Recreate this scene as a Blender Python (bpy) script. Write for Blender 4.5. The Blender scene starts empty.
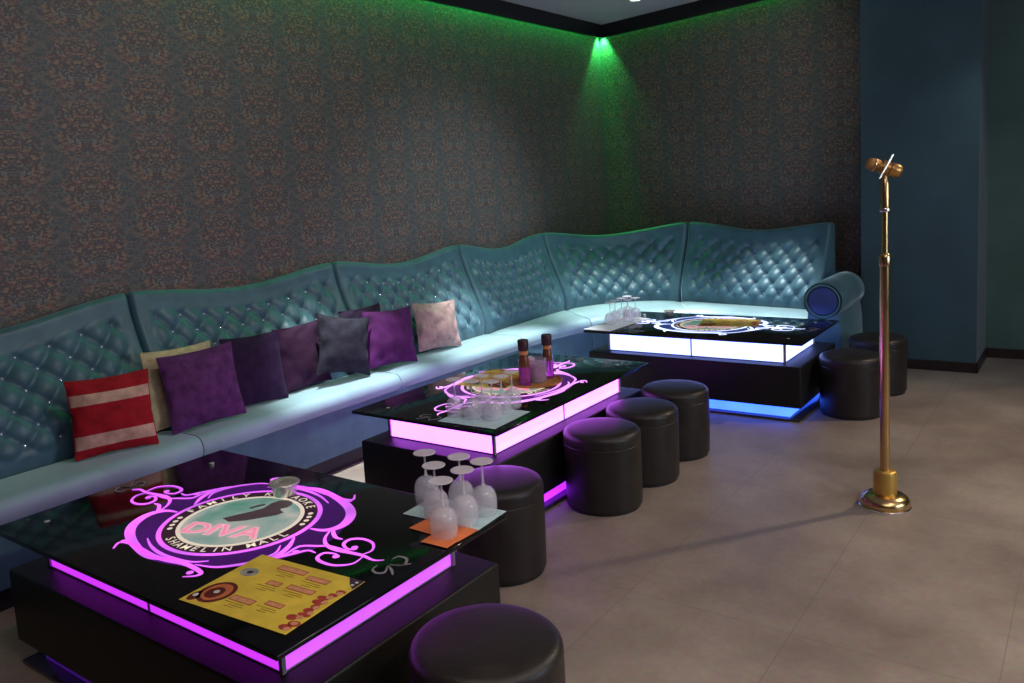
import bpy, bmesh, math, random
from mathutils import Vector, Matrix, noise
random.seed(7)
PI = math.pi
scn = bpy.context.scene
COL = scn.collection

# ------------------------------------------------------------------ helpers
def link(o):
    COL.objects.link(o)
    return o

def tag(o, label=None, cat=None, group=None, kind=None):
    if label: o['label'] = label
    if cat: o['category'] = cat
    if group: o['group'] = group
    if kind: o['kind'] = kind
    return o

def thing(name, label, cat, loc=(0, 0, 0), rz=0.0, group=None):
    o = bpy.data.objects.new(name, None)
    o.empty_display_size = 0.1
    link(o)
    o.location = loc
    o.rotation_euler = (0, 0, rz)
    return tag(o, label, cat, group)

def obj(name, bm, mats, parent=None, smooth=True, loc=None, sharp=40):
    me = bpy.data.meshes.new(name)
    bmesh.ops.recalc_face_normals(bm, faces=bm.faces[:])
    bm.to_mesh(me)
    bm.free()
    if not isinstance(mats, (list, tuple)): mats = [mats]
    for m in mats: me.materials.append(m)
    if smooth:
        me.shade_smooth()
        if sharp: me.set_sharp_from_angle(angle=math.radians(sharp))
    o = bpy.data.objects.new(name, me)
    link(o)
    if parent: o.parent = parent
    if loc: o.location = loc
    return o

def struct(name, bm, mat, smooth=False):
    return tag(obj(name, bm, mat, None, smooth), kind='structure')

def nb(): return bmesh.new()

def add_box(bm, x0, x1, y0, y1, z0, z1, bev=0.0, seg=2, mi=0, M=None):
    r = bmesh.ops.create_cube(bm, size=1.0)
    vs = r['verts']
    for v in vs:
        v.co = Vector(((x0 + x1) / 2 + v.co.x * (x1 - x0), (y0 + y1) / 2 + v.co.y * (y1 - y0), (z0 + z1) / 2 + v.co.z * (z1 - z0)))
        if M: v.co = M @ v.co
    fs = {f for v in vs for f in v.link_faces}
    for f in fs: f.material_index = mi
    if bev > 0:
        es = list({e for v in vs for e in v.link_edges})
        bmesh.ops.bevel(bm, geom=es, offset=bev, segments=seg, profile=0.5, affect='EDGES')
    return bm

def add_lathe(bm, prof, seg=32, M=None, mi=0, closed=False):
    """prof: list of (r, z); r=0 ends become poles."""
    rings = []
    for r, z in prof:
        if r < 1e-6:
            v = bm.verts.new((M @ Vector((0, 0, z))) if M else (0, 0, z)); rings.append([v])
        else:
            ring = []
            for i in range(seg):
                a = 2 * PI * i / seg
                p = Vector((r * math.cos(a), r * math.sin(a), z))
                ring.append(bm.verts.new(M @ p if M else p))
            rings.append(ring)
    prs = list(zip(rings, rings[1:]))
    if closed: prs.append((rings[-1], rings[0]))
    for a, b in prs:
        for i in range(seg):
            j = (i + 1) % seg
            if len(a) == 1 and len(b) == 1: continue
            if len(a) == 1: f = bm.faces.new((a[0], b[i], b[j]))
            elif len(b) == 1: f = bm.faces.new((a[i], a[j], b[0]))
            else: f = bm.faces.new((a[i], a[j], b[j], b[i]))
            f.material_index = mi
    return bm

def add_tube(bm, pts, r, seg=12, mi=0, cap=True):
    pts = [Vector(p) for p in pts]
    n = len(pts)
    rs = r if isinstance(r, (list, tuple)) else [r] * n
    rings = []
    up = Vector((0, 0, 1))
    for i, p in enumerate(pts):
        t = (pts[min(i + 1, n - 1)] - pts[max(i - 1, 0)]).normalized()
        a = t.cross(up)
        if a.length < 1e-4: a = t.cross(Vector((1, 0, 0)))
        a.normalize(); b = t.cross(a).normalized()
        rings.append([bm.verts.new(p + (a * math.cos(2 * PI * k / seg) + b * math.sin(2 * PI * k / seg)) * rs[i]) for k in range(seg)])
    for A, B in zip(rings, rings[1:]):
        for k in range(seg):
            f = bm.faces.new((A[k], A[(k + 1) % seg], B[(k + 1) % seg], B[k])); f.material_index = mi
    if cap:
        for R in (rings[0], rings[-1]):
            f = bm.faces.new(R); f.material_index = mi
    return bm

def add_loft(bm, rings, closed_ring=True, caps=True, mi=0):
    vr = [[bm.verts.new(p) for p in R] for R in rings]
    for A, B in zip(vr, vr[1:]):
        n = len(A)
        for k in range(n if closed_ring else n - 1):
            f = bm.faces.new((A[k], A[(k + 1) % n], B[(k + 1) % n], B[k])); f.material_index = mi
    if caps and closed_ring:
        for R in (vr[0], vr[-1]):
            f = bm.faces.new(R); f.material_index = mi
    return bm

def add_prism(bm, poly, z0, z1, mi=0):
    """poly: list of (x, y), counter-clockwise."""
    a = [bm.verts.new((x, y, z0)) for x, y in poly]
    b = [bm.verts.new((x, y, z1)) for x, y in poly]
    n = len(poly)
    fs = [bm.faces.new(a[::-1]), bm.faces.new(b)]
    for i in range(n): fs.append(bm.faces.new((a[i], a[(i + 1) % n], b[(i + 1) % n], b[i])))
    for f in fs: f.material_index = mi
    return bm

def smoothpath(pts, n=8):
    """Catmull-Rom through points (any dimension)."""
    P = [Vector(list(p) + [0] * (3 - len(p))) for p in pts]
    out = []
    for i in range(len(P) - 1):
        p0 = P[max(i - 1, 0)]; p1 = P[i]; p2 = P[i + 1]; p3 = P[min(i + 2, len(P) - 1)]
        for k in range(n):
            t = k / n
            out.append(0.5 * ((2 * p1) + (p2 - p0) * t + (2 * p0 - 5 * p1 + 4 * p2 - p3) * t * t + (3 * p1 - p0 - 3 * p2 + p3) * t ** 3))
    out.append(P[-1])
    return out

def ss(t):
    t = max(0.0, min(1.0, t)); return t * t * (3 - 2 * t)

# ------------------------------------------------------------------ materials
MATS = {}
def mat(name, col, rough=0.5, metal=0.0, emis=None, es=0.0, sheen=0.0, sheen_tint=None, trans=0.0, ior=1.45,
        var=0.0, vscale=20.0, bump=0.0, bscale=80.0, coat=0.0, spec=None, rvar=0.0, alpha=1.0, sheen_rough=0.3, evar=0.0, evscale=6.0):
    if name in MATS: return MATS[name]
    m = bpy.data.materials.new(name); m.use_nodes = True
    nt = m.node_tree; N = nt.nodes; L = nt.links
    b = N['Principled BSDF']
    b.inputs['Base Color'].default_value = (*col, 1)
    b.inputs['Roughness'].default_value = rough
    b.inputs['Metallic'].default_value = metal
    b.inputs['IOR'].default_value = ior
    b.inputs['Transmission Weight'].default_value = trans
    b.inputs['Coat Weight'].default_value = coat
    b.inputs['Alpha'].default_value = alpha
    if spec is not None: b.inputs['Specular IOR Level'].default_value = spec
    if sheen:
        b.inputs['Sheen Weight'].default_value = sheen
        b.inputs['Sheen Roughness'].default_value = sheen_rough
        b.inputs['Sheen Tint'].default_value = (*(sheen_tint or (1, 1, 1)), 1)
    tc = N.new('ShaderNodeTexCoord')
    if emis:
        b.inputs['Emission Color'].default_value = (*emis, 1)
        b.inputs['Emission Strength'].default_value = es
        if evar:
            nz = N.new('ShaderNodeTexNoise'); nz.inputs['Scale'].default_value = evscale; nz.inputs['Detail'].default_value = 1
            L.new(tc.outputs['Object'], nz.inputs['Vector'])
            mr = N.new('ShaderNodeMapRange'); mr.inputs[1].default_value = .3; mr.inputs[2].default_value = .7
            mr.inputs[3].default_value = es * (1 - evar); mr.inputs[4].default_value = es * (1 + evar)
            L.new(nz.outputs['Fac'], mr.inputs[0]); L.new(mr.outputs[0], b.inputs['Emission Strength'])
    if var or rvar:
        nz = N.new('ShaderNodeTexNoise'); nz.inputs['Scale'].default_value = vscale; nz.inputs['Detail'].default_value = 5
        L.new(tc.outputs['Object'], nz.inputs['Vector'])
        if var:
            cr = N.new('ShaderNodeValToRGB')
            cr.color_ramp.elements[0].position = .3; cr.color_ramp.elements[1].position = .7
            cr.color_ramp.elements[0].color = (*[c * (1 - var) for c in col], 1)
            cr.color_ramp.elements[1].color = (*[min(1, c * (1 + var)) for c in col], 1)
            L.new(nz.outputs['Fac'], cr.inputs['Fac']); L.new(cr.outputs['Color'], b.inputs['Base Color'])
        if rvar:
            mr = N.new('ShaderNodeMapRange'); mr.inputs[3].default_value = max(0, rough - rvar); mr.inputs[4].default_value = min(1, rough + rvar)
            L.new(nz.outputs['Fac'], mr.inputs[0]); L.new(mr.outputs[0], b.inputs['Roughness'])
    if bump:
        n2 = N.new('ShaderNodeTexNoise'); n2.inputs['Scale'].default_value = bscale; n2.inputs['Detail'].default_value = 4
        L.new(tc.outputs['Object'], n2.inputs['Vector'])
        bp = N.new('ShaderNodeBump'); bp.inputs['Strength'].default_value = bump; bp.inputs['Distance'].default_value = 0.01
        L.new(n2.outputs['Fac'], bp.inputs['Height']); L.new(bp.outputs['Normal'], b.inputs['Normal'])
    MATS[name] = m
    return m

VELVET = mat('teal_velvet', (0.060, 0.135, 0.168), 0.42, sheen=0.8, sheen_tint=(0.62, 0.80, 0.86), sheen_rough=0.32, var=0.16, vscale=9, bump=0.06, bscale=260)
SEATV = mat('lit_teal_seat_velvet', (0.25, 0.38, 0.41), 0.5, sheen=1.0, sheen_tint=(0.8, 0.95, 1.0), sheen_rough=0.35, var=0.12, vscale=5, bump=0.05, bscale=260)  # the sofa's teal velvet made paler: bright seat light is put into its colour
PIPING = mat('teal_piping', (0.10, 0.22, 0.26), 0.5, sheen=0.4, var=0.1, vscale=30)
KICK = mat('black_kick_board', (0.012, 0.011, 0.012), 0.4, var=0.2)
CRYSTAL = mat('crystal_button', (0.85, 0.9, 0.95), 0.08, metal=0.9, var=0.05)
LEATHER = mat('black_leather', (0.022, 0.017, 0.015), 0.42, spec=0.42, var=0.25, vscale=14, bump=0.12, bscale=120, rvar=0.08)
LEATHER2 = mat('black_table_leather', (0.010, 0.009, 0.008), 0.45, spec=0.35, var=0.2, vscale=8, bump=0.1, bscale=150, rvar=0.06)
BLACKGLASS = mat('black_glass', (0.004, 0.004, 0.005), 0.07, spec=0.30, var=0.1, coat=0.0)
FRAME = mat('grey_acrylic_frame', (0.30, 0.26, 0.32), 0.35, var=0.1)
CHROME = mat('chrome', (0.74, 0.72, 0.68), 0.3, metal=0.65, var=0.08, rvar=0.06)
BRASS = mat('polished_brass', (0.62, 0.42, 0.19), 0.24, metal=1.0, var=0.12, vscale=7, rvar=0.08)
BRASSD = mat('satin_gold', (0.66, 0.42, 0.11), 0.42, metal=0.85, var=0.1, vscale=10, rvar=0.06)
BRASSH = mat('brown_gold', (0.52, 0.28, 0.09), 0.3, metal=0.9, var=0.15, vscale=30)
SILVER = mat('bright_silver', (0.9, 0.88, 0.84), 0.18, metal=1.0, var=0.05)
GLASS = mat('clear_glass', (0.90, 0.86, 0.95), 0.05, var=0.03, alpha=0.27, spec=1.0)
FOOTGLASS = mat('pale_foot_glass', (0.86, 0.80, 0.88), 0.25, var=0.03, alpha=0.62)
STEMGLASS = mat('stem_glass', (0.88, 0.85, 0.92), 0.08, var=0.03, alpha=0.42, spec=1.0)
CYANPAPER = mat('pale_cyan_paper', (0.50, 0.68, 0.72), 0.7, var=0.12, vscale=25)
ORANGEPAPER = mat('orange_paper', (0.83, 0.22, 0.07), 0.65, var=0.12, vscale=18)
WHITEPAPER = mat('white_paper', (0.72, 0.73, 0.76), 0.75, var=0.1, vscale=15)

# ------------------------------------------------------------------ camera (fitted to the photo's vanishing points)
f_px, ppx, ppy = 826.376, 475.66, 292.99
yaw, pitch, roll = [math.radians(a) for a in (37.38397, 7.25309, -3.60577)]
cy, sy, cp, sp, cr_, sr = math.cos(yaw), math.sin(yaw), math.cos(pitch), math.sin(pitch), math.cos(roll), math.sin(roll)
R0 = Matrix(((cy, sy, 0), (0, 0, -1), (-sy, cy, 0)))
Pm = Matrix(((1, 0, 0), (0, cp, -sp), (0, sp, cp)))
Rr = Matrix(((cr_, -sr, 0), (sr, cr_, 0), (0, 0, 1)))
Mw = Rr @ Pm @ R0
cam = bpy.data.cameras.new('camera')
cam.sensor_fit = 'HORIZONTAL'; cam.sensor_width = 36.0
cam.lens = f_px / 1024 * 36.0
cam.shift_x = (512 - ppx) / 1024
cam.shift_y = (ppy - 341.5) / 1024
cam.clip_start = 0.02
co = link(bpy.data.objects.new('camera', cam))
mw = Matrix((Mw[0], -Mw[1], -Mw[2])).transposed().to_4x4()
mw.translation = (0, 0, 1.55)
co.matrix_world = mw
scn.camera = co

# ------------------------------------------------------------------ setting
def floor_mat():
    m = bpy.data.materials.new('stone_tile_floor'); m.use_nodes = True
    nt = m.node_tree; N = nt.nodes; L = nt.links; b = N['Principled BSDF']
    tc = N.new('ShaderNodeTexCoord')
    sep = N.new('ShaderNodeSeparateXYZ'); L.new(tc.outputs['Object'], sep.inputs[0])
    def joint(sock, off, per):
        a = N.new('ShaderNodeMath'); a.operation = 'SUBTRACT'; a.inputs[1].default_value = off; L.new(sock, a.inputs[0])
        d = N.new('ShaderNodeMath'); d.operation = 'DIVIDE'; d.inputs[1].default_value = per; L.new(a.outputs[0], d.inputs[0])
        w = N.new('ShaderNodeMath'); w.operation = 'PINGPONG'; w.inputs[1].default_value = 0.5; L.new(d.outputs[0], w.inputs[0])
        s = N.new('ShaderNodeMath'); s.operation = 'LESS_THAN'; s.inputs[1].default_value = 0.0022 / per; L.new(w.outputs[0], s.inputs[0])
        return s.outputs[0]
    jx = joint(sep.outputs[0], -0.206, 0.592); jy = joint(sep.outputs[1], 2.665, 1.257)
    mx = N.new('ShaderNodeMath'); mx.operation = 'MAXIMUM'; L.new(jx, mx.inputs[0]); L.new(jy, mx.inputs[1])
    n1 = N.new('ShaderNodeTexNoise'); n1.inputs['Scale'].default_value = 1.6; n1.inputs['Detail'].default_value = 7; n1.inputs['Roughness'].default_value = 0.62
    L.new(tc.outputs['Object'], n1.inputs['Vector'])
    cr = N.new('ShaderNodeValToRGB'); L.new(n1.outputs['Fac'], cr.inputs['Fac'])
    e = cr.color_ramp.elements
    e[0].position = .30; e[0].color = (0.185, 0.140, 0.115, 1); e[1].position = .68; e[1].color = (0.345, 0.285, 0.235, 1)
    n2 = N.new('ShaderNodeTexNoise'); n2.inputs['Scale'].default_value = 40; n2.inputs['Detail'].default_value = 6
    L.new(tc.outputs['Object'], n2.inputs['Vector'])
    mixs = N.new('ShaderNodeMix'); mixs.data_type = 'RGBA'; mixs.blend_type = 'OVERLAY'; mixs.inputs[0].default_value = 0.25
    L.new(cr.outputs['Color'], mixs.inputs[6]); L.new(n2.outputs['Color'], mixs.inputs[7])
    # pale scuffs
    n3 = N.new('ShaderNodeTexNoise'); n3.inputs['Scale'].default_value = 5.5; n3.inputs['Detail'].default_value = 9; n3.inputs['Roughness'].default_value = .75
    L.new(tc.outputs['Object'], n3.inputs['Vector'])
    c3 = N.new('ShaderNodeValToRGB'); c3.color_ramp.elements[0].position = .66; c3.color_ramp.elements[1].position = .78
    L.new(n3.outputs['Fac'], c3.inputs['Fac'])
    sc = N.new('ShaderNodeMix'); sc.data_type = 'RGBA'; sc.inputs[7].default_value = (0.42, 0.38, 0.32, 1)
    sm = N.new('ShaderNodeMath'); sm.operation = 'MULTIPLY'; sm.inputs[1].default_value = 0.45; L.new(c3.outputs['Color'], sm.inputs[0])
    L.new(sm.outputs[0], sc.inputs[0]); L.new(mixs.outputs[2], sc.inputs[6])
    jm = N.new('ShaderNodeMix'); jm.data_type = 'RGBA'; jm.inputs[7].default_value = (0.15, 0.125, 0.10, 1)
    jf = N.new('ShaderNodeMath'); jf.operation = 'MULTIPLY'; jf.inputs[1].default_value = 0.5; L.new(mx.outputs[0], jf.inputs[0])
    L.new(jf.outputs[0], jm.inputs[0]); L.new(sc.outputs[2], jm.inputs[6])
    L.new(jm.outputs[2], b.inputs['Base Color'])
    rr = N.new('ShaderNodeMapRange'); rr.inputs[3].default_value = .38; rr.inputs[4].default_value = .6
    L.new(n1.outputs['Fac'], rr.inputs[0]); L.new(rr.outputs[0], b.inputs['Roughness'])
    bp = N.new('ShaderNodeBump'); bp.inputs['Strength'].default_value = .05; L.new(n2.outputs['Fac'], bp.inputs['Height']); L.new(bp.outputs['Normal'], b.inputs['Normal'])
    return m

def wallpaper_mat():
    """Dark damask: a motif mirrored left-right inside each repeat, half-dropped from column to column.
    The mesh carries local coordinates: X along the wall, Z up."""
    m = bpy.data.materials.new('damask_wallpaper'); m.use_nodes = True
    nt = m.node_tree; N = nt.nodes; L = nt.links; b = N['Principled BSDF']
    def math_(op, a, bb=None, c=None):
        n = N.new('ShaderNodeMath'); n.operation = op
        for i, v in enumerate((a, bb, c)):
            if v is None: continue
            if isinstance(v, (int, float)): n.inputs[i].default_value = v
            else: L.new(v, n.inputs[i])
        return n.outputs[0]
    tc = N.new('ShaderNodeTexCoord'); sep = N.new('ShaderNodeSeparateXYZ'); L.new(tc.outputs['Object'], sep.inputs[0])
    W, H = 0.365, 0.30
    xs = math_('DIVIDE', sep.outputs[0], W)
    colid = math_('FLOOR', xs)
    fx = math_('SUBTRACT', math_('FRACT', xs), 0.5)
    ax = math_('ABSOLUTE', fx)
    half = math_('MULTIPLY', math_('MODULO', math_('ABSOLUTE', colid), 2.0), 0.5)
    ys = math_('ADD', math_('DIVIDE', sep.outputs[2], H), half)
    fy = math_('FRACT', ys)
    cmb = N.new('ShaderNodeCombineXYZ')
    L.new(math_('MULTIPLY', ax, 2.0), cmb.inputs[0]); L.new(math_('MULTIPLY', fy, 2.4), cmb.inputs[1])
    cmb.inputs[2].default_value = 3.7
    v1 = N.new('ShaderNodeTexNoise'); v1.inputs['Scale'].default_value = 5.0; v1.inputs['Detail'].default_value = 3.0; v1.inputs['Distortion'].default_value = 1.6
    L.new(cmb.outputs[0], v1.inputs['Vector'])
    v2 = N.new('ShaderNodeTexVoronoi'); v2.inputs['Scale'].default_value = 7.5; v2.feature = 'F1'
    L.new(cmb.outputs[0], v2.inputs['Vector'])
    v3 = N.new('ShaderNodeTexNoise'); v3.inputs['Scale'].default_value = 4.0; v3.inputs['Detail'].default_value = 2
    cm2 = N.new('ShaderNodeVectorMath'); cm2.operation = 'ADD'; cm2.inputs[1].default_value = (7.3, 2.1, 5.5); L.new(cmb.outputs[0], cm2.inputs[0]); L.new(cm2.outputs[0], v3.inputs['Vector'])
    # medallion: elliptic envelope around the middle of each repeat
    dy = math_('SUBTRACT', fy, 0.5)
    env = math_('ADD', math_('POWER', math_('DIVIDE', ax, 0.43), 2.0), math_('POWER', math_('DIVIDE', dy, 0.52), 2.0))
    envs = N.new('ShaderNodeMapRange'); envs.interpolation_type = 'SMOOTHSTEP'; envs.inputs[1].default_value = 1.5; envs.inputs[2].default_value = 0.3
    L.new(env, envs.inputs[0])
    leaf = N.new('ShaderNodeMapRange'); leaf.interpolation_type = 'SMOOTHSTEP'; leaf.inputs[1].default_value = .47; leaf.inputs[2].default_value = .56
    L.new(v1.outputs['Fac'], leaf.inputs[0])
    petal = N.new('ShaderNodeMapRange'); petal.interpolation_type = 'SMOOTHSTEP'; petal.inputs[1].default_value = .42; petal.inputs[2].default_value = .22
    L.new(v2.outputs['Distance'], petal.inputs[0])
    motif = math_('MULTIPLY', math_('MAXIMUM', leaf.outputs[0], math_('MULTIPLY', petal.outputs[0], 0.8)), math_('MULTIPLY_ADD', envs.outputs[0], 0.55, 0.45))
    # colours
    ground = N.new('ShaderNodeMix'); ground.data_type = 'RGBA'
    ground.inputs[6].default_value = (0.066, 0.080, 0.084, 1); ground.inputs[7].default_value = (0.080, 0.068, 0.068, 1)
    L.new(envs.outputs[0], ground.inputs[0])
    crm = N.new('ShaderNodeValToRGB'); L.new(v3.outputs['Fac'], crm.inputs['Fac'])
    e = crm.color_ramp.elements
    e[0].position = .36; e[0].color = (0.21, 0.10, 0.098, 1)
    e[1].position = .64; e[1].color = (0.17, 0.185, 0.16, 1)
    x = e.new(.49); x.color = (0.30, 0.20, 0.115, 1)
    x = e.new(.57); x.color = (0.13, 0.135, 0.15, 1)
    fin = N.new('ShaderNodeMix'); fin.data_type = 'RGBA'
    L.new(math_('MULTIPLY', motif, 0.85), fin.inputs[0]); L.new(ground.outputs[2], fin.inputs[6]); L.new(crm.outputs['Color'], fin.inputs[7])
    gz = N.new('ShaderNodeTexNoise'); gz.inputs['Scale'].default_value = 90; gz.inputs['Detail'].default_value = 3
    L.new(tc.outputs['Object'], gz.inputs['Vector'])
    grain = N.new('ShaderNodeMix'); grain.data_type = 'RGBA'; grain.blend_type = 'OVERLAY'; grain.inputs[0].default_value = .5
    L.new(fin.outputs[2], grain.inputs[6]); L.new(gz.outputs['Fac'], grain.inputs[7])
    L.new(grain.outputs[2], b.inputs['Base Color'])
    b.inputs['Roughness'].default_value = .62
    bp = N.new('ShaderNodeBump'); bp.inputs['Strength'].default_value = .15; bp.inputs['Distance'].default_value = .004
    L.new(motif, bp.inputs['Height']); L.new(bp.outputs['Normal'], b.inputs['Normal'])
    return m

FLOOR = floor_mat(); WALLP = wallpaper_mat()
TEALWALL = mat('teal_fabric_wall', (0.040, 0.080, 0.098), 0.7, var=0.14, vscale=3.5, bump=0.12, bscale=180, sheen=0.15)
GREENWALL = mat('dark_green_fabric_wall', (0.065, 0.115, 0.10), 0.7, var=0.14, vscale=3.5, bump=0.12, bscale=180)
DARKWALL = mat('dark_plaster', (0.05, 0.05, 0.055), 0.8, var=0.1)
CEIL = mat('painted_ceiling', (0.56, 0.52, 0.60), 0.85, var=0.04, vscale=2)
TRIM = mat('black_lacquer_trim', (0.010, 0.008, 0.012), 0.45, var=0.15)
BASEB = mat('dark_brown_skirting', (0.022, 0.012, 0.011), 0.4, var=0.2)

ZC = 3.03
CX, CY = -4.0, 7.5                       # the corner of the papered walls
BX, BY = -1.46, 7.5 - 0.19 * 2.54        # where the back wall meets the pillar
bm = nb(); add_box(bm, -4.4, 3.4, -2.4, 8.3, -0.12, 0.0); struct('floor', bm, FLOOR)
bm = nb(); add_box(bm, -3.93, 3.4, -2.4, 8.3, ZC, ZC + 0.1); struct('ceiling', bm, CEIL)
bm = nb(); add_box(bm, -4.4, -3.8, -2.4, 8.3, ZC + 0.101, ZC + 0.2); struct('ceiling_cove', bm, DARKWALL)

def wall(name, p, q, z0, z1, th, m):
    """A wall whose face runs from p to q (room on the left of p->q when th<0): local X along it, Z up."""
    d = Vector((q[0] - p[0], q[1] - p[1], 0)); L_ = d.length
    b = nb(); add_box(b, 0, L_, min(0, th), max(0, th), z0, z1)
    o = struct(name, b, m)
    o.location = (p[0], p[1], 0); o.rotation_euler = (0, 0, math.atan2(d.y, d.x))
    return o
wall('wall_left', (CX, -2.4), (CX, CY + 0.3), 0, ZC + 0.1, 0.12, WALLP)
wall('wall_back', (CX, CY), (BX + 0.25, BY - 0.19 * 0.25), 0, ZC, 0.12, WALLP)
bm = nb(); add_box(bm, -1.46, -0.695, 6.78, 7.5, 0, ZC); struct('pillar', bm, TEALWALL)
bm = nb(); add_box(bm, -0.9, 3.3, 7.37, 7.5, 0, ZC); struct('wall_back_recess', bm, GREENWALL)
bm = nb(); add_box(bm, 3.2, 3.32, -2.4, 7.6, 0, ZC); struct('wall_right', bm, DARKWALL)
bm = nb(); add_box(bm, -4.2, 3.3, -2.4, -2.28, 0, ZC); struct('wall_front', bm, DARKWALL)
bm = nb(); add_box(bm, -1.472, -0.683, 6.768, 6.779, 0, 0.075, 0.003); add_box(bm, -0.694, -0.683, 6.768, 7.358, 0, 0.075, 0.003); struct('baseboard_pillar', bm, BASEB)
bm = nb(); add_box(bm, -0.682, 3.2, 7.358, 7.369, 0, 0.075, 0.003); struct('baseboard_back', bm, BASEB)
# black fascia boards hiding the cove light
bm = nb(); add_box(bm, -3.93, -3.90, -2.28, 7.40, 2.905, ZC - 0.001, 0.003); trim1 = struct('trim_1', bm, TRIM)
d = Vector((BX - CX, BY - CY - 0.10, 0)).normalized()
bm = nb(); add_box(bm, 0.0, 2.62, -0.03, 0.0, 2.905, ZC - 0.001, 0.003)
trim2 = o = struct('trim_2', bm, TRIM); o.location = (-3.93, 7.405, 0); o.rotation_euler = (0, 0, math.atan2(d.y, d.x))

# ------------------------------------------------------------------ sectional sofa
BASE = [(-3.71, 0.6), (-3.71, 2.24), (-3.71, 3.65), (-3.71, 4.95), (-3.71, 5.7), (-3.705, 6.0), (-3.67, 6.22), (-3.57, 6.44), (-3.42, 6.62), (-3.22, 6.75), (-2.94, 6.795), (-2.6, 6.745), (-2.1, 6.655), (-1.71, 6.585)]
FRONT = [(-3.40, 0.6), (-3.40, 2.24), (-3.395, 3.65), (-3.36, 4.95), (-3.305, 5.45), (-3.26, 5.64), (-3.18, 5.82), (-3.08, 5.98), (-2.97, 6.12), (-2.84, 6.24), (-2.66, 6.315), (-2.45, 6.32), (-2.05, 6.27), (-1.71, 6.215)]
NS = 24
BP = smoothpath(BASE, NS); FP = smoothpath(FRONT, NS)
SC = 0.0
def arc(P):
    s = [0.0]
    for a, b in zip(P, P[1:]): s.append(s[-1] + (b - a).length)
    return s
BS = arc(BP)
def at_par(P, t):
    i = min(int(t), len(P) - 2); return P[i].lerp(P[i + 1], t - i)
def par_of_s(s):
    for i in range(len(BS) - 1):
        if BS[i + 1] >= s: return i + (s - BS[i]) / max(BS[i + 1] - BS[i], 1e-9)
    return len(BS) - 1.0001
def frame(t):
    e = 0.6
    p = at_par(BP, t)
    tg = (at_par(BP, min(t + e, len(BP) - 1.001)) - at_par(BP, max(t - e, 0))).normalized()
    return p, tg, Vector((tg.y, -tg.x, 0))          # n: towards the room

SECT = [  # control index range, columns of buttons, rows, top heights (start, dip, end)
    (0.14, 1.0, (1.10, 1.045, 1.135), 'leftmost tufted teal velvet sofa section, behind the red striped cushion'),
    (1.0, 2.0, (1.135, 1.075, 1.135), 'tufted teal velvet sofa section behind the mottled purple, aubergine and charcoal cushions'),
    (2.0, 3.0, (1.135, 1.06, 1.125), 'tufted teal velvet sofa section behind the beige and bright plum cushions'),
    (3.0, 5.45, (1.125, 1.045, 1.12), 'tufted teal velvet sofa section with empty seat just before the room corner'),
    (5.45, 10.0, (1.12, 1.05, 1.13), 'curved tufted teal velvet sofa section filling the room corner'),
    (10.0, 13.0, (1.13, 1.055, 1.11), 'tufted teal velvet sofa end section with rolled arm beside the pillar'),
]
btn_bm = nb(); add_lathe(btn_bm, [(0, 0.007), (0.004, 0.006), (0.0075, 0.0025), (0.0085, 0.0), (0.007, -0.003), (0, -0.004)], 10)
BTN = obj('button', btn_bm, CRYSTAL); BTN_ME = BTN.data; bpy.data.objects.remove(BTN)

PX, PZ = 0.152, 0.205         # button spacing along the sofa / between rows two apart
def off_back(z, zt):
    t = (z - 0.50) / (zt - 0.50)
    return -0.195 * ss(t * 0.98) + 0.012 * math.exp(-((z - 0.56) / 0.09) ** 2)

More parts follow.
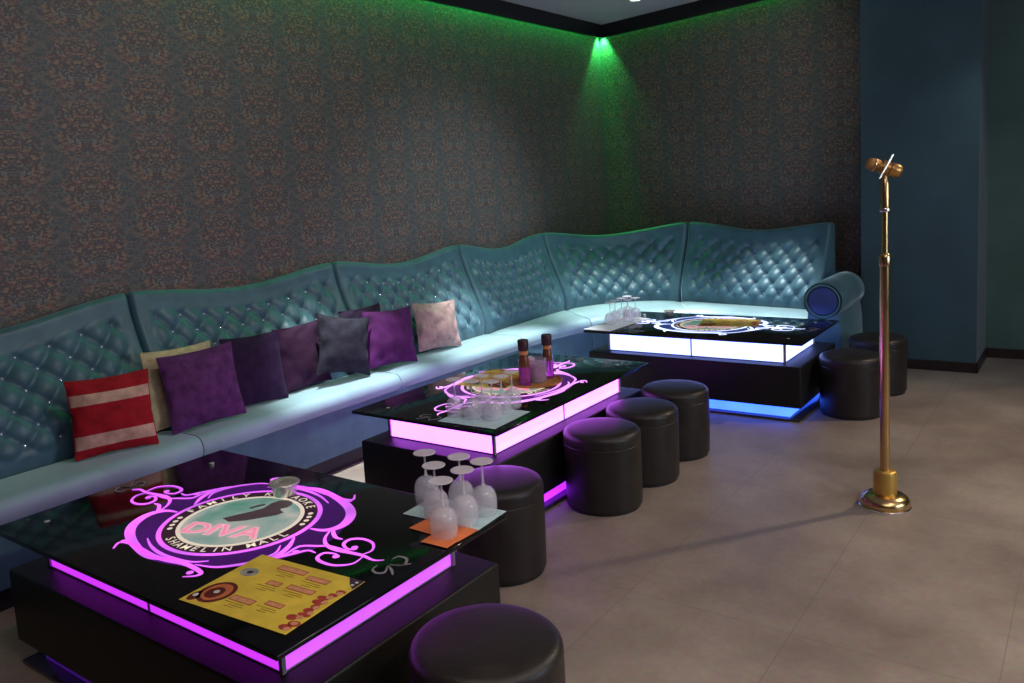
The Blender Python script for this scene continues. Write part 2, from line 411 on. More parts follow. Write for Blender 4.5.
def sofa_section(i0, i1, tops, label, idx):
    t0, t1 = i0 * NS, i1 * NS
    s0, s1 = BS[int(t0)] + (t0 % 1) * 0, None
    def s_at(t):
        i = min(int(t), len(BS) - 2); return BS[i] + (t - i) * (BS[i + 1] - BS[i])
    s0, s1 = s_at(t0), s_at(min(t1, len(BS) - 1.001))
    L_ = s1 - s0; gap = 0.004
    p_mid, _, _ = frame(par_of_s((s0 + s1) / 2))
    root = thing('sofa_section', label, 'sofa', (p_mid.x, p_mid.y, 0), 0, 'sections of the long tufted corner sofa')
    O = Vector((p_mid.x, p_mid.y, 0))
    def ztop(a):
        z = tops[0] + (tops[2] - tops[0]) * a
        mid = (tops[0] + tops[2]) / 2
        return z - (mid - tops[1]) * math.sin(PI * a) ** 1.7
    ncol = max(3, round((L_ - 0.22) / PX)); px = (L_ - 0.24) / ncol
    nrow = 6; ZB0, zlo = 0.575, 0.555
    def lat(s, z, zt):
        """lattice coordinates: q runs 0..5 over the rows"""
        q = (z - zlo) / ((zt - 0.135) - zlo) * 5.0
        p = (s - 0.12) / px - 0.5
        return p, q
    def tuft(s, z, zt):
        p, q = lat(s, z, zt)
        a = p + q / 2; b = p - q / 2
        h = (abs(math.sin(PI * a)) * abs(math.sin(PI * b))) ** 0.75
        pa = a - round(a); pb = b - round(b)
        dd = math.sqrt(((pa + pb) / 2 * px) ** 2 + ((pa - pb) * 0.085) ** 2)
        h -= 0.60 * math.exp(-(dd / 0.020) ** 2)
        w = ss((q + 0.9) / 0.9) * ss((5.75 - q) / 0.9) * ss((p + 1.0) / 0.5) * ss((ncol + 0.0 - p) / 0.5)
        # pinch at the button itself
        return w * (h * 0.030 - 0.012) 
    ns = max(60, int(L_ / 0.0105)); nz = 66
    b = nb(); rows = []
    for i in range(ns + 1):
        a = i / ns
        s = gap + (L_ - 2 * gap) * a
        t = par_of_s(s0 + s)
        p, tg, n = frame(t)
        zt = ztop(a)
        edge = min(s, L_ - s)
        pull = -0.030 * (1 - ss((edge - 0.001) / 0.028)) ** 2
        col = []
        # front, bottom to top
        for k in range(nz + 1):
            z = 0.40 + (zt - 0.035 - 0.40) * k / nz
            d_ = off_back(z, zt) + tuft(s, z, zt) + pull
            col.append(p + n * d_ + Vector((0, 0, z)) - O)
        # rounded top roll
        df = off_back(zt - 0.035, zt) + pull
        db = -0.272
        for k in range(1, 8):
            th = PI * k / 8
            mid = (df + db) / 2; rad = (df - db) / 2
            col.append(p + n * (mid + rad * math.cos(th)) + Vector((0, 0, zt - 0.035 + 0.035 * math.sin(th) + pull * 0.3)) - O)
        col.append(p + n * db + Vector((0, 0, zt - 0.035)) - O)
        col.append(p + n * db + Vector((0, 0, 0.12)) - O)
        col.append(p + n * (-0.05) + Vector((0, 0, 0.12)) - O)
        rows.append(col)
    add_loft(b, rows)
    back = obj('backrest', b, VELVET, root, sharp=60)
    # crystal buttons
    for r in range(nrow):
        for c in range(-1, ncol + 2):
            p_ = c + (0.5 if r % 2 else 0.0)
            if p_ < -0.3 or p_ > ncol - 0.7: continue
            s = 0.12 + (p_ + 0.5) * px
            a = (s - gap) / (L_ - 2 * gap); zt = ztop(a)
            z = zlo + r / 5.0 * ((zt - 0.135) - zlo)
            p, tg, n = frame(par_of_s(s0 + s))
            d_ = off_back(z, zt) + tuft(s, z, zt) + 0.004
            tilt = 0.25 if 0.6 < z < 1.0 else 0.05
            nn = (n + Vector((0, 0, tilt))).normalized()
            bo = bpy.data.objects.new('button', BTN_ME); link(bo); bo.parent = back
            bo.matrix_local = Matrix.Translation(p + n * d_ + Vector((0, 0, z)) - O) @ nn.to_track_quat('Z', 'Y').to_matrix().to_4x4()
    # seat cushion, front panel and kick board lofted between the back line and the front line
    def strip(prof, name, m, g=0.003, sharp=50):
        b = nb(); rings = []
        n_ = max(14, int(L_ / 0.05))
        tt0, tt1 = par_of_s(s0 + g), par_of_s(s1 - g)
        for i in range(n_ + 1):
            t = tt0 + (tt1 - tt0) * i / n_
            if i_idx == 5: pass
            q0 = at_par(BP, t); q1 = at_par(FP, t)
            dr = (q1 - q0); D = dr.length; dr = dr / D
            e = min(i, n_ - i)
            shr = (0.010, 0.002)[e] if e < 2 and name == 'seat' else 0.0
            rings.append([q0 + dr * ((D + x) if fr else x) + Vector((0, 0, z)) - O for fr, x, z in prof(shr)])
        add_loft(b, rings)
        return obj(name, b, m, root, sharp=sharp)
    i_idx = idx
    def seat_prof(sh):
        pr = [(0, 0.014, 0.355), (0, 0.014, 0.448 - sh), (0, 0.03, 0.455 - sh), (0, 0.06, 0.457 - sh), (0, 0.15, 0.458 - sh)]
        R = 0.055
        pr.append((1, -0.14, 0.458 - sh))
        for k in range(0, 7):
            th = PI / 2 * (1 - k / 6)
            pr.append((1, -R + R * math.cos(th) - sh, 0.452 - R + R * math.sin(th) - sh * 0.5))
        pr += [(1, -sh, 0.375), (1, -0.010 - sh, 0.355)]
        return pr
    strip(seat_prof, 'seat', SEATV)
    strip(lambda sh: [(0, 0.03, 0.10), (0, 0.03, 0.354), (1, -0.006, 0.354), (1, -0.006, 0.10)], 'front_panel', VELVET, 0.002, 30)
    strip(lambda sh: [(0, 0.03, 0.0), (0, 0.03, 0.099), (1, -0.045, 0.099), (1, -0.045, 0.0)], 'kick_board', KICK, 0.002, 30)
    return root, O

roots = []
for i, (a, b_, tops, lab) in enumerate(SECT):
    roots.append(sofa_section(a, b_, tops, lab, i))
# the rolled arm of the end section
rt, O = roots[-1]
UA, ZA, RA = -1.555, 0.605, 0.135
b = nb()
ring = lambda y, k=1.0, dz=0: [Vector((UA + (RA * k) * math.cos(th), y, ZA + dz + (RA * k) * math.sin(th))) - O for th in [PI * 2 * i / 40 for i in range(40)]]
add_loft(b, [ring(6.055, 0.90), ring(6.045, 0.965), ring(6.06, 1.0), ring(6.3), ring(6.55), ring(6.70), ring(6.715, 0.93)])
arm = obj('armrest', b, VELVET, rt, sharp=50)
b = nb()
prof = [(-0.125, 0.10), (0.125, 0.10), (0.118, 0.40), (0.105, 0.52), (-0.105, 0.52), (-0.118, 0.40)]
add_loft(b, [[Vector((UA + x * k, y, z)) - O for x, z in prof] for y, k in ((6.06, 0.97), (6.07, 1.0), (6.70, 1.0), (6.71, 0.97))])
obj('arm_side', b, VELVET, arm, sharp=40)
b = nb(); add_lathe(b, [(0, 0.014), (0.06, 0.012), (0.092, 0.006), (0.1, -0.004), (0, -0.006)], 40, Matrix.Translation(Vector((UA, 6.046, ZA)) - O) @ Matrix.Rotation(PI / 2, 4, 'X'))
tag(obj('arm_disc', b, mat('blue_lit_velvet_disc', (0.05, 0.09, 0.30), 0.45, sheen=0.6, sheen_tint=(0.4, 0.5, 1), var=0.12, vscale=20), arm), 'round velvet front disc with blue light in its colour')  # velvet disc; the far table's blue light is put into its colour
b = nb(); add_tube(b, [Vector((UA + 0.112 * math.cos(th), 6.046, ZA + 0.112 * math.sin(th))) - O for th in [2 * PI * i / 48 for i in range(49)]], 0.006, 8, cap=False)
obj('piping', b, PIPING, arm)
b = nb(); add_box(b, UA - 0.11, UA + 0.11, 6.09, 6.69, 0.0, 0.099, M=Matrix.Translation(-O)); obj('kick_board', b, KICK, rt, smooth=False)

# ------------------------------------------------------------------ cushions
def pillow_mesh(w, h, th, seed, stripes=False, pinch=0.06, wr=0.010):
    b = nb(); n = 28
    grids = []
    for side in (1, -1):
        g = []
        for i in range(n + 1):
            row = []
            for j in range(n + 1):
                s = -1 + 2 * i / n; t = -1 + 2 * j / n
                # denser near the rim
                s = math.sin(s * PI / 2); t = math.sin(t * PI / 2)
                x = s * w / 2 * (1 - pinch * (1 - t * t) * abs(s))
                z = h / 2 + t * h / 2 * (1 - pinch * (1 - s * s) * abs(t))
                k = max(0.0, (1 - s * s)) ** 0.55 * max(0.0, (1 - t * t)) ** 0.55
                y = side * th / 2 * k
                if k > 0.001:
                    q = Vector((x * 9 + seed * 3.1, z * 9, side * 2.0 + seed))
                    y += side * min(1, k * 2) * wr * noise.noise(q) 
                    y += side * min(1, k * 2) * wr * 0.6 * noise.noise(q * 2.3)
                    e = max(abs(s), abs(t))
                    y += side * 0.5 * wr * math.sin((s * 7 + t * 9) + seed) * ss((e - 0.55) / 0.3) * min(1, k * 3)
                row.append((x, y, z))
            g.append(row)
        grids.append(g)
    V = [[[b.verts.new(p) for p in row] for row in g] for g in grids]
    for si in (0, 1):
        for i in range(n):
            for j in range(n):
                f = b.faces.new((V[si][i][j], V[si][i + 1][j], V[si][i + 1][j + 1], V[si][i][j + 1]))
                if stripes:
                    tz = (math.sin((-1 + 2 * j / n) * PI / 2) + math.sin((-1 + 2 * (j + 1) / n) * PI / 2)) / 4 + 0.5
                    f.material_index = 1 if (0.12 < tz < 0.30 or 0.655 < tz < 0.83) else 0
    bmesh.ops.remove_doubles(b, verts=b.verts[:], dist=1e-5)
    return b

def cushion(name, label, u, v, z, w, h, th, yawd, lean, rolld, m, seed, **kw):
    b = pillow_mesh(w, h, th, seed, **kw)
    root = thing(name, label, 'cushion', (u, v, z), 0, 'loose cushions on the sofa')
    c = obj('cover', b, m, root, sharp=0)
    # welt seam round the rim
    pts = []
    pin = kw.get('pinch', 0.06)
    for k in range(64):
        a = k / 16.0; sd = int(a) % 4; q = -1 + 2 * (a - int(a)); q = math.sin(q * PI / 2)
        s, t = ((q, -1), (1, q), (-q, 1), (-1, -q))[sd]
        pts.append(Vector((s * w / 2 * (1 - pin * (1 - t * t) * abs(s)), 0, h / 2 + t * h / 2 * (1 - pin * (1 - s * s) * abs(t)))))
    pts.append(pts[0])
    b = nb(); add_tube(b, pts, 0.0035, 6, cap=False); obj('seam', b, m if not isinstance(m, list) else m[0], root)
    root.matrix_world = Matrix.Translation((u, v, z)) @ Matrix.Rotation(math.radians(-90 + yawd), 4, 'Z') @ Matrix.Rotation(math.radians(lean), 4, 'X') @ Matrix.Rotation(math.radians(rolld), 4, 'Y')
    return root
def fabric(name, col, **k):
    k = {**dict(rough=0.85, sheen=0.04, spec=0.25, var=0.2, vscale=30, bump=0.25, bscale=160), **k}
    return mat(name, col, **k)
RED = fabric('red_cotton', (0.30, 0.008, 0.014), sheen=0.03); TAN = fabric('tan_sequin_band', (0.50, 0.31, 0.22), rough=0.4, sheen=0.05)
CREAM = fabric('cream_cotton', (0.50, 0.42, 0.24)); PURP = fabric('mid_purple_velvet', (0.100, 0.026, 0.115), vscale=22, var=0.35)
DPUR = fabric('dark_aubergine_cotton', (0.024, 0.008, 0.036)); PLUM = fabric('dark_plum_velvet', (0.026, 0.006, 0.024))
CHAR = fabric('charcoal_cotton', (0.016, 0.015, 0.024), var=0.3); MAGP = fabric('bright_plum_velvet', (0.075, 0.012, 0.082), var=0.3, vscale=12)
BEIGE = fabric('pinkish_beige_cotton', (0.33, 0.22, 0.20)); GREYT = fabric('blue_grey_velvet', (0.16, 0.22, 0.27)); INK = fabric('ink_velvet', (0.03, 0.015, 0.04))
ZS = 0.464
cushion('throw_cushion', 'red cushion with two tan sequin bands, leftmost on the sofa', -3.535, 1.885, ZS, 0.36, 0.35, 0.11, -14, 10, -1, [RED, TAN], 1, stripes=True)
cushion('throw_cushion', 'cream cushion mostly hidden behind the mottled purple cushion', -3.63, 2.315, ZS + 0.008, 0.39, 0.385, 0.06, 0, 8, -1.5, CREAM, 2)
cushion('throw_cushion', 'mottled mid purple velvet cushion leaning on the cream cushion', -3.515, 2.365, ZS + 0.006, 0.40, 0.375, 0.11, -6, 10, 1.5, PURP, 3)
cushion('throw_cushion', 'plain dark aubergine cushion standing square and flat', -3.60, 2.74, ZS + 0.004, 0.36, 0.375, 0.10, -4, 10, -2, DPUR, 4)
cushion('throw_cushion', 'dark plum cushion half hidden behind the charcoal cushion', -3.635, 3.115, ZS + 0.008, 0.36, 0.365, 0.07, 0, 8, 1, PLUM, 5)
cushion('throw_cushion', 'charcoal grey cushion tilted with one corner pointing up', -3.535, 3.305, ZS + 0.042, 0.385, 0.355, 0.10, -6, 9, -12, CHAR, 6, pinch=0.12)
cushion('throw_cushion', 'bright plum velvet cushion between the charcoal and beige cushions', -3.535, 3.73, ZS + 0.012, 0.405, 0.355, 0.11, -6, 9, -3.5, MAGP, 7, pinch=0.08)
cushion('throw_cushion', 'near-black cushion peeking out behind the bright plum cushion', -3.645, 3.63, ZS + 0.006, 0.36, 0.385, 0.05, 0, 8, 0, INK, 8)
cushion('throw_cushion', 'pinkish beige cushion, rightmost on the sofa', -3.575, 4.25, ZS + 0.014, 0.40, 0.325, 0.11, -6, 12, -4, BEIGE, 9, pinch=0.08, wr=0.016)

# ------------------------------------------------------------------ drinks tables
FL = {
'crescR':[[-0.078,0.289],[0.013,0.326],[0.131,0.302],[0.231,0.264],[0.299,0.215],[0.336,0.154],[0.337,0.107],[0.311,0.077],[0.265,0.067]],
'_tipR':[[-0.085,0.295],[0.027,0.314],[0.093,0.32],[0.166,0.311],[0.212,0.317],[0.21,0.353]],
'hookR':[[0.326,0.117],[0.352,0.085],[0.39,0.06],[0.421,0.06]],
'stemR':[[0.332,0.096],[0.36,0.044],[0.401,0.009],[0.454,-0.004],[0.519,0.005],[0.56,0.008],[0.608,0.002],[0.635,0.018]],
'curlU':[[0.551,0.01],[0.558,0.047],[0.525,0.085],[0.476,0.093],[0.443,0.072],[0.448,0.038],[0.482,0.019],[0.508,0.027],[0.501,0.043]],
'curlD':[[0.564,0.004],[0.57,-0.045],[0.532,-0.079],[0.479,-0.083],[0.447,-0.068],[0.443,-0.037],[0.476,-0.025],[0.5,-0.032]],
'f1':[[0.514,0.01],[0.427,0.006],[0.387,-0.013],[0.34,-0.042],[0.343,-0.093],[0.341,-0.145]],
'f2':[[0.42,-0.05],[0.384,-0.05],[0.362,-0.089],[0.343,-0.127],[0.32,-0.16]],
'g1':[[0.272,-0.005],[0.308,-0.057],[0.329,-0.115],[0.324,-0.157],[0.297,-0.195]],
'_crescL':[[-0.268,-0.072],[-0.311,-0.113],[-0.298,-0.174],[-0.249,-0.229],[-0.184,-0.271],[-0.114,-0.292],[-0.018,-0.309]],
'tipL':[[-0.181,-0.35],[-0.208,-0.314],[-0.17,-0.3],[-0.1,-0.306],[-0.017,-0.315],[0.051,-0.311],[0.122,-0.298],[0.184,-0.301],[0.223,-0.311],[0.222,-0.33],[0.194,-0.352]],
'inL':[[-0.156,-0.248],[-0.088,-0.277],[-0.014,-0.293],[0.06,-0.293],[0.13,-0.28],[0.173,-0.249]],
'botR':[[0.156,-0.285],[0.224,-0.266],[0.266,-0.23],[0.30,-0.18],[0.31,-0.114],[0.28,-0.067]],
}
UNLIT = {
'sm1':[[0.668,0.004],[0.704,0.025],[0.689,0.055],[0.658,0.057],[0.652,0.034]],
'sm2':[[0.668,-0.003],[0.69,-0.037],[0.675,-0.053],[0.649,-0.044],[0.641,-0.017]],
'sm3':[[0.672,-0.003],[0.70,-0.02],[0.722,-0.04]],
'sm4':[[0.672,0.003],[0.70,0.02],[0.722,0.04]],
}
WID = {'crescR': 0.034, 'tipR': 0.013, 'stemR': 0.015, 'curlU': 0.012, 'curlD': 0.012, 'f1': 0.011, 'f2': 0.012, 'g1': 0.020, 'crescL': 0.028,
       'tipL': 0.020, 'inL': 0.014, 'botR': 0.014, 'hookR': 0.014}
def ribbon(b, pts, w, z, sgn=1, mi=0):
    P = smoothpath([(sgn * x, sgn * y) for x, y in pts], 7)
    n = len(P); A = []; B = []
    for i, p in enumerate(P):
        t = (P[min(i + 1, n - 1)] - P[max(i - 1, 0)]).normalized(); nn = Vector((-t.y, t.x, 0))
        a = i / (n - 1)
        hw = w / 2 * (0.22 + 0.78 * math.sin(PI * min(1, a * 1.02)) ** 0.9)
        A.append((p + nn * hw)); B.append((p - nn * hw))
    for z_, flip in ((z + 0.0008, 0), (z, 1)):
        pass
    top = [(b.verts.new((q.x, q.y, z + 0.0008)), b.verts.new((r.x, r.y, z + 0.0008))) for q, r in zip(A, B)]
    bot = [(b.verts.new((q.x, q.y, z)), b.verts.new((r.x, r.y, z))) for q, r in zip(A, B)]
    for i in range(n - 1):
        for f in (b.faces.new((top[i][0], top[i + 1][0], top[i + 1][1], top[i][1])), b.faces.new((top[i][0], bot[i][0], bot[i + 1][0], top[i + 1][0])),
                  b.faces.new((top[i][1], top[i + 1][1], bot[i + 1][1], bot[i][1]))):
            f.material_index = mi
def annulus(b, r0, r1, z0, z1, seg=64, mi=0, sx=1.0):
    add_lathe(b, [(r0, z0), (r0, z1), (r1, z1), (r1, z0)], seg, mi=mi, closed=True)

def text_mesh(txt, size, bold=0.0):
    cu = bpy.data.curves.new('lettering', 'FONT'); cu.body = txt; cu.size = size; cu.align_x = 'CENTER'; cu.align_y = 'CENTER'; cu.extrude = 0.0004; cu.offset = bold
    cu.resolution_u = 3
    o = link(bpy.data.objects.new('lettering_tmp', cu))
    bpy.context.view_layer.update()
    dg = bpy.context.evaluated_depsgraph_get()
    me = bpy.data.meshes.new_from_object(o.evaluated_get(dg))
    bpy.data.objects.remove(o); bpy.data.curves.remove(cu)
    return me
def add_text(b, txt, size, M, bold=0.0):
    me = text_mesh(txt, size, bold); me.transform(M)
    b.from_mesh(me); bpy.data.meshes.remove(me)

def art_mats(key, lit, glow, ls, gs):
    return (mat('artwork_lit_' + key, (0.3, 0.2, 0.4), 0.5, emis=lit, es=ls, evar=0.45, evscale=5.0),
            mat('artwork_glow_' + key, (0.02, 0.01, 0.03), 0.3, emis=glow, es=gs, evar=0.3, evscale=4.0),
            mat('artwork_unlit', (0.34, 0.31, 0.36), 0.4, metal=0.3, var=0.2))

def emblem_mat(k):
    m = bpy.data.materials.new('emblem_print_' + str(k)); m.use_nodes = True
    nt = m.node_tree; N = nt.nodes; L = nt.links; b = N['Principled BSDF']
    tc = N.new('ShaderNodeTexCoord')
    nz = N.new('ShaderNodeTexNoise'); nz.inputs['Scale'].default_value = 4.5; nz.inputs['Detail'].default_value = 3; nz.inputs['Distortion'].default_value = .8
    L.new(tc.outputs['Object'], nz.inputs['Vector'])
    cr = N.new('ShaderNodeValToRGB'); L.new(nz.outputs['Fac'], cr.inputs['Fac'])
    e = cr.color_ramp.elements
    e[0].position = .36; e[0].color = (0.085, 0.27, 0.19, 1); e[1].position = .68; e[1].color = (0.58, 0.53, 0.48, 1)
    x = e.new(.5); x.color = (0.22, 0.35, 0.32, 1)
    L.new(cr.outputs['Color'], b.inputs['Base Color']); L.new(cr.outputs['Color'], b.inputs['Emission Color'])
    b.inputs['Emission Strength'].default_value = .55; b.inputs['Roughness'].default_value = .3
    return m
CREAMLIT = mat('emblem_cream', (0.6, 0.55, 0.45), 0.4, emis=(0.72, 0.62, 0.50), es=0.75, var=0.05)
INKBLK = mat('emblem_black', (0.02, 0.012, 0.02), 0.3, emis=(0.05, 0.01, 0.03), es=0.5, var=0.2)
SILH = mat('emblem_silhouette', (0.05, 0.03, 0.035), 0.4, emis=(0.08, 0.05, 0.06), es=0.5, var=0.3)
PINKL = mat('emblem_pink', (0.7, 0.2, 0.3), 0.4, emis=(0.72, 0.20, 0.30), es=0.9, var=0.05)
PINKD = mat('emblem_pale_pink', (0.7, 0.4, 0.5), 0.4, emis=(0.72, 0.36, 0.44), es=0.75, var=0.05)

def build_table(key, lx, ly, loc, rz, label, strip, ss_, plin, ps_, lit, glow, ls, gs, art_off=(0, 0), art_rot=0.0, led=None):
    """A low table, long along local X. Frosted light panels under a black glass top."""
    rt = thing('drinks_table', label, 'table', (loc[0], loc[1], 0), rz, 'low light-box drinks tables')
    LP = mat('light_panel_' + key, (0.6, 0.5, 0.6), 0.4, emis=strip, es=ss_, evar=0.05, evscale=3)
    PL = mat('plinth_panel_' + key, (0.3, 0.2, 0.4), 0.4, emis=plin, es=ps_, evar=0.2, evscale=4)
    hx, hy = lx / 2, ly / 2
    b = nb(); add_box(b, -hx + 0.03, hx - 0.03, -hy + 0.03, hy - 0.03, 0.0, 0.014, 0.003); obj('base_plate', b, mat('dark_mirror_plate', (0.10, 0.09, 0.11), 0.12, metal=0.7, var=0.1), rt)
    b = nb(); add_box(b, -hx + 0.10, hx - 0.10, -hy + 0.08, hy - 0.08, 0.014, 0.0845, 0.002); tag(obj('lit_plinth', b, PL, rt), 'glowing recessed plinth')
    b = nb(); add_box(b, -hx + 0.02, hx - 0.02, -hy + 0.03, hy - 0.03, 0.085, 0.345, 0.008, 3); obj('block', b, LEATHER2, rt)
    # light box: posts, rails and panels
    sx, sy = hx - 0.14, hy - 0.12; z0, z1 = 0.346, 0.484
    def rail(x0, x1, y0, y1, za, zb, nm='rail'):
        b = nb(); add_box(b, x0, x1, y0, y1, za, zb, 0.001, 1); obj(nm, b, FRAME, box)
    b = nb(); add_box(b, -sx + 0.012, sx - 0.012, -sy + 0.012, sy - 0.012, z0, z1); box = obj('light_box', b, mat('light_box_core', (0.3, 0.28, 0.3), 0.6, var=0.05), rt, smooth=False)
    for ax in (-1, 1):
        for ay in (-1, 1):
            rail(ax * sx - 0.007, ax * sx + 0.007, ay * sy - 0.007, ay * sy + 0.007, z0, z1, 'corner_post')
        rail(-0.004, 0.004, ax * sy - 0.004, ax * sy + 0.004, z0 + 0.006, z1, 'divider')
        rail(-sx + 0.009, sx - 0.009, ax * sy - 0.003, ax * sy + 0.003, z0, z0 + 0.004)
        rail(ax * sx - 0.003, ax * sx + 0.003, -sy + 0.009, sy - 0.009, z0, z0 + 0.004)
    for ay in (-1, 1):
        for x0, x1 in ((-sx + 0.009, -0.005), (0.005, sx - 0.009)):
            b = nb(); add_box(b, x0, x1, min(ay * sy, ay * (sy - 0.011)), max(ay * sy, ay * (sy - 0.011)), z0 + 0.004, z1 - 0.001); obj('light_panel', b, LP, box, smooth=False)
    for ax in (-1, 1):
        b = nb(); add_box(b, min(ax * sx, ax * (sx - 0.011)), max(ax * sx, ax * (sx - 0.011)), -sy + 0.009, sy - 0.009, z0 + 0.004, z1 - 0.001); obj('light_panel', b, LP, box, smooth=False)
    b = nb(); add_box(b, -hx, hx, -hy, hy, 0.4845, 0.4995, 0.004, 3); top = obj('glass_top', b, BLACKGLASS, rt)
    for ax in (-1, 1):
        for ay in (-1, 1):
            b = nb(); add_lathe(b, [(0, 0.0022), (0.008, 0.002), (0.0105, 0.0008), (0.0105, 0.0)], 16, Matrix.Translation((ax * (hx - 0.12), ay * (hy - 0.135), 0.4995)))
            obj('bolt_cap', b, mat('bright_bolt', (0.85, 0.85, 0.82), 0.25, metal=0.6, emis=(1, 1, 1), es=0.0, var=0.02), top)
    # artwork printed in the glass and lit from below
    LIT, GLOW, UNL = art_mats(key, lit, glow, ls, gs)
    AO = Vector((art_off[0], art_off[1], 0)); z = 0.4998
    b = nb()
    pl = [(0.36 * math.cos(a) * (1.0 + 0.10 * math.cos(2 * a)), 0.335 * math.sin(a)) for a in [2 * PI * i / 48 for i in range(48)]]
    add_prism(b, pl, z - 0.0001, z + 0.0002)
    g = obj('artwork_ground', b, GLOW, top, smooth=False, loc=AO)
    b = nb()
    for sgn in (1, -1):
        for k, p in FL.items():
                if k[0] != '_': ribbon(b, p, WID.get(k, 0.012), z + 0.0004, sgn)
    annulus(b, 0.252, 0.268, z + 0.0004, z + 0.0012)
    for sgn in (1, -1):
        for x, y in ((0.497, 0.036), (0.492, -0.036), (0.205, 0.30), (0.36, -0.075), (0.19, -0.325)):
            add_lathe(b, [(0, z + 0.0013), (0.011, z + 0.0013), (0.011, z + 0.0004)], 12, Matrix.Translation((sgn * x, sgn * y, 0)))
    obj('scrollwork', b, LIT, top, smooth=False, loc=AO)
    b = nb()
    for sgn in (1, -1):
        for k, p in UNLIT.items(): ribbon(b, p, 0.009, z + 0.0004, sgn)
    tag(obj('scroll_tip', b, UNL, top, smooth=False, loc=AO), 'pale unlit ends of the scrollwork')
    # round emblem
    RM = Matrix.Rotation(art_rot, 4, 'Z')
    b = nb(); annulus(b, 0.0, 0.252, z + 0.0003, z + 0.0009) if False else add_lathe(b, [(0, z + 0.0009), (0.252, z + 0.0009), (0.252, z + 0.0003)], 64)
    em = obj('emblem', b, INKBLK, top, smooth=False, loc=AO); em.rotation_euler = (0, 0, art_rot)
    b = nb(); add_lathe(b, [(0, z + 0.0013), (0.198, z + 0.0013), (0.198, z + 0.0009)], 64); obj('emblem_picture', b, emblem_mat(key), em, smooth=False)
    b = nb(); annulus(b, 0.194, 0.208, z + 0.0009, z + 0.0017); obj('emblem_rim', b, CREAMLIT, em, smooth=False)
    b = nb(); annulus(b, 0.2085, 0.2515, z + 0.0009, z + 0.0014, mi=1)
    txt = 'SHAMELIN MALL'; span = math.radians(108)
    for i, ch in enumerate(txt):
        if ch == ' ': continue
        a = -PI / 2 - span / 2 + span * i / (len(txt) - 1)
        add_text(b, ch, 0.043, Matrix.Translation((0.229 * math.cos(a), 0.229 * math.sin(a), z + 0.0015)) @ Matrix.Rotation(a + PI / 2, 4, 'Z'), 0.0003)
    txt = 'FAMILY KARAOKE'; span = math.radians(132)
    for i, ch in enumerate(txt):
        if ch == ' ': continue
        a = PI / 2 + span / 2 - span * i / (len(txt) - 1)
        add_text(b, ch, 0.043, Matrix.Translation((0.229 * math.cos(a), 0.229 * math.sin(a), z + 0.0015)) @ Matrix.Rotation(a - PI / 2, 4, 'Z'), 0.0003)
    for cen in (0, PI):
        for k in range(4):
            a = cen + (k - 1.5) * 0.13 - (0.04 if cen == 0 else -0.04)
            add_lathe(b, [(0, z + 0.0015), (0.0095, z + 0.0015), (0.0095, z + 0.0009)], 10, Matrix.Translation((0.229 * math.cos(a), 0.229 * math.sin(a), 0)))
    obj('lettering_ring', b, [CREAMLIT, INKBLK], em, smooth=False)
    # singer in profile and the pink word
    b = nb()
    sil = [(-0.075, 0.015), (-0.03, 0.045), (0.015, 0.07), (0.045, 0.095), (0.055, 0.118), (0.062, 0.142), (0.085, 0.165), (0.115, 0.168), (0.138, 0.150), (0.146, 0.120), (0.134, 0.096), (0.112, 0.085), (0.120, 0.068), (0.136, 0.050),
           (0.118, 0.028), (0.075, 0.010), (0.02, -0.012), (-0.04, -0.02)]
    sil = [(x * 0.95, y * 0.95 + 0.005) for x, y in sil][::-1]
    add_prism(b, sil, z + 0.0013, z + 0.0017)
    hand = [(-0.01, 0.105), (0.015, 0.128), (0.036, 0.136), (0.042, 0.125), (0.022, 0.110), (0.0, 0.094)][::-1]
    add_prism(b, hand, z + 0.0013, z + 0.0017)
    obj('singer_silhouette', b, SILH, em, smooth=False)
    b = nb(); add_text(b, 'DIVA', 0.112, Matrix.Translation((-0.035, -0.085, z + 0.0014)) @ Matrix.Rotation(math.radians(-15), 4, 'Z') @ Matrix.Scale(1.15, 4, (1, 0, 0)), 0.006)
    wd = obj('pink_word', b, PINKD, em, smooth=False)
    b = nb(); add_text(b, 'DIVA', 0.112, Matrix.Translation((-0.035, -0.085, z + 0.0021)) @ Matrix.Rotation(math.radians(-15), 4, 'Z') @ Matrix.Scale(1.15, 4, (1, 0, 0)), -0.0012)
    obj('pink_word_core', b, PINKL, em, smooth=False)
    return rt

T1 = build_table('violet', 1.50, 0.94, (-2.255, 1.59), 0, 'nearest low table with violet light panels, black glass top and round emblem',
                 (0.70, 0.04, 1.1), 1.0, (0.20, 0.02, 0.8), 0.15, (0.92, 0.11, 1.25), (0.09, 0.0, 0.22), 0.95, 0.42, (-0.01, 0.01), math.radians(33))
T2 = build_table('pink', 1.50, 0.88, (-2.487, 3.512), PI / 2, 'middle low table with pinkish light panels, holding bottles and upturned glasses',
                 (1.5, 0.30, 2.6), 2.0, (0.42, 0.02, 1.3), 2.2, (1.2, 0.40, 1.5), (0.12, 0.01, 0.24), 1.1, 0.5, (0, 0), math.radians(-57))
T3 = build_table('white', 1.50, 0.88, (-2.165, 5.48), 0, 'farthest low table with bluish white light panels, in front of the curved corner',
                 (0.45, 0.62, 1.9), 2.1, (0.04, 0.16, 1.4), 2.6, (0.72, 0.86, 1.4), (0.03, 0.06, 0.30), 1.5, 0.5, (0.0, 0.03), math.radians(33))

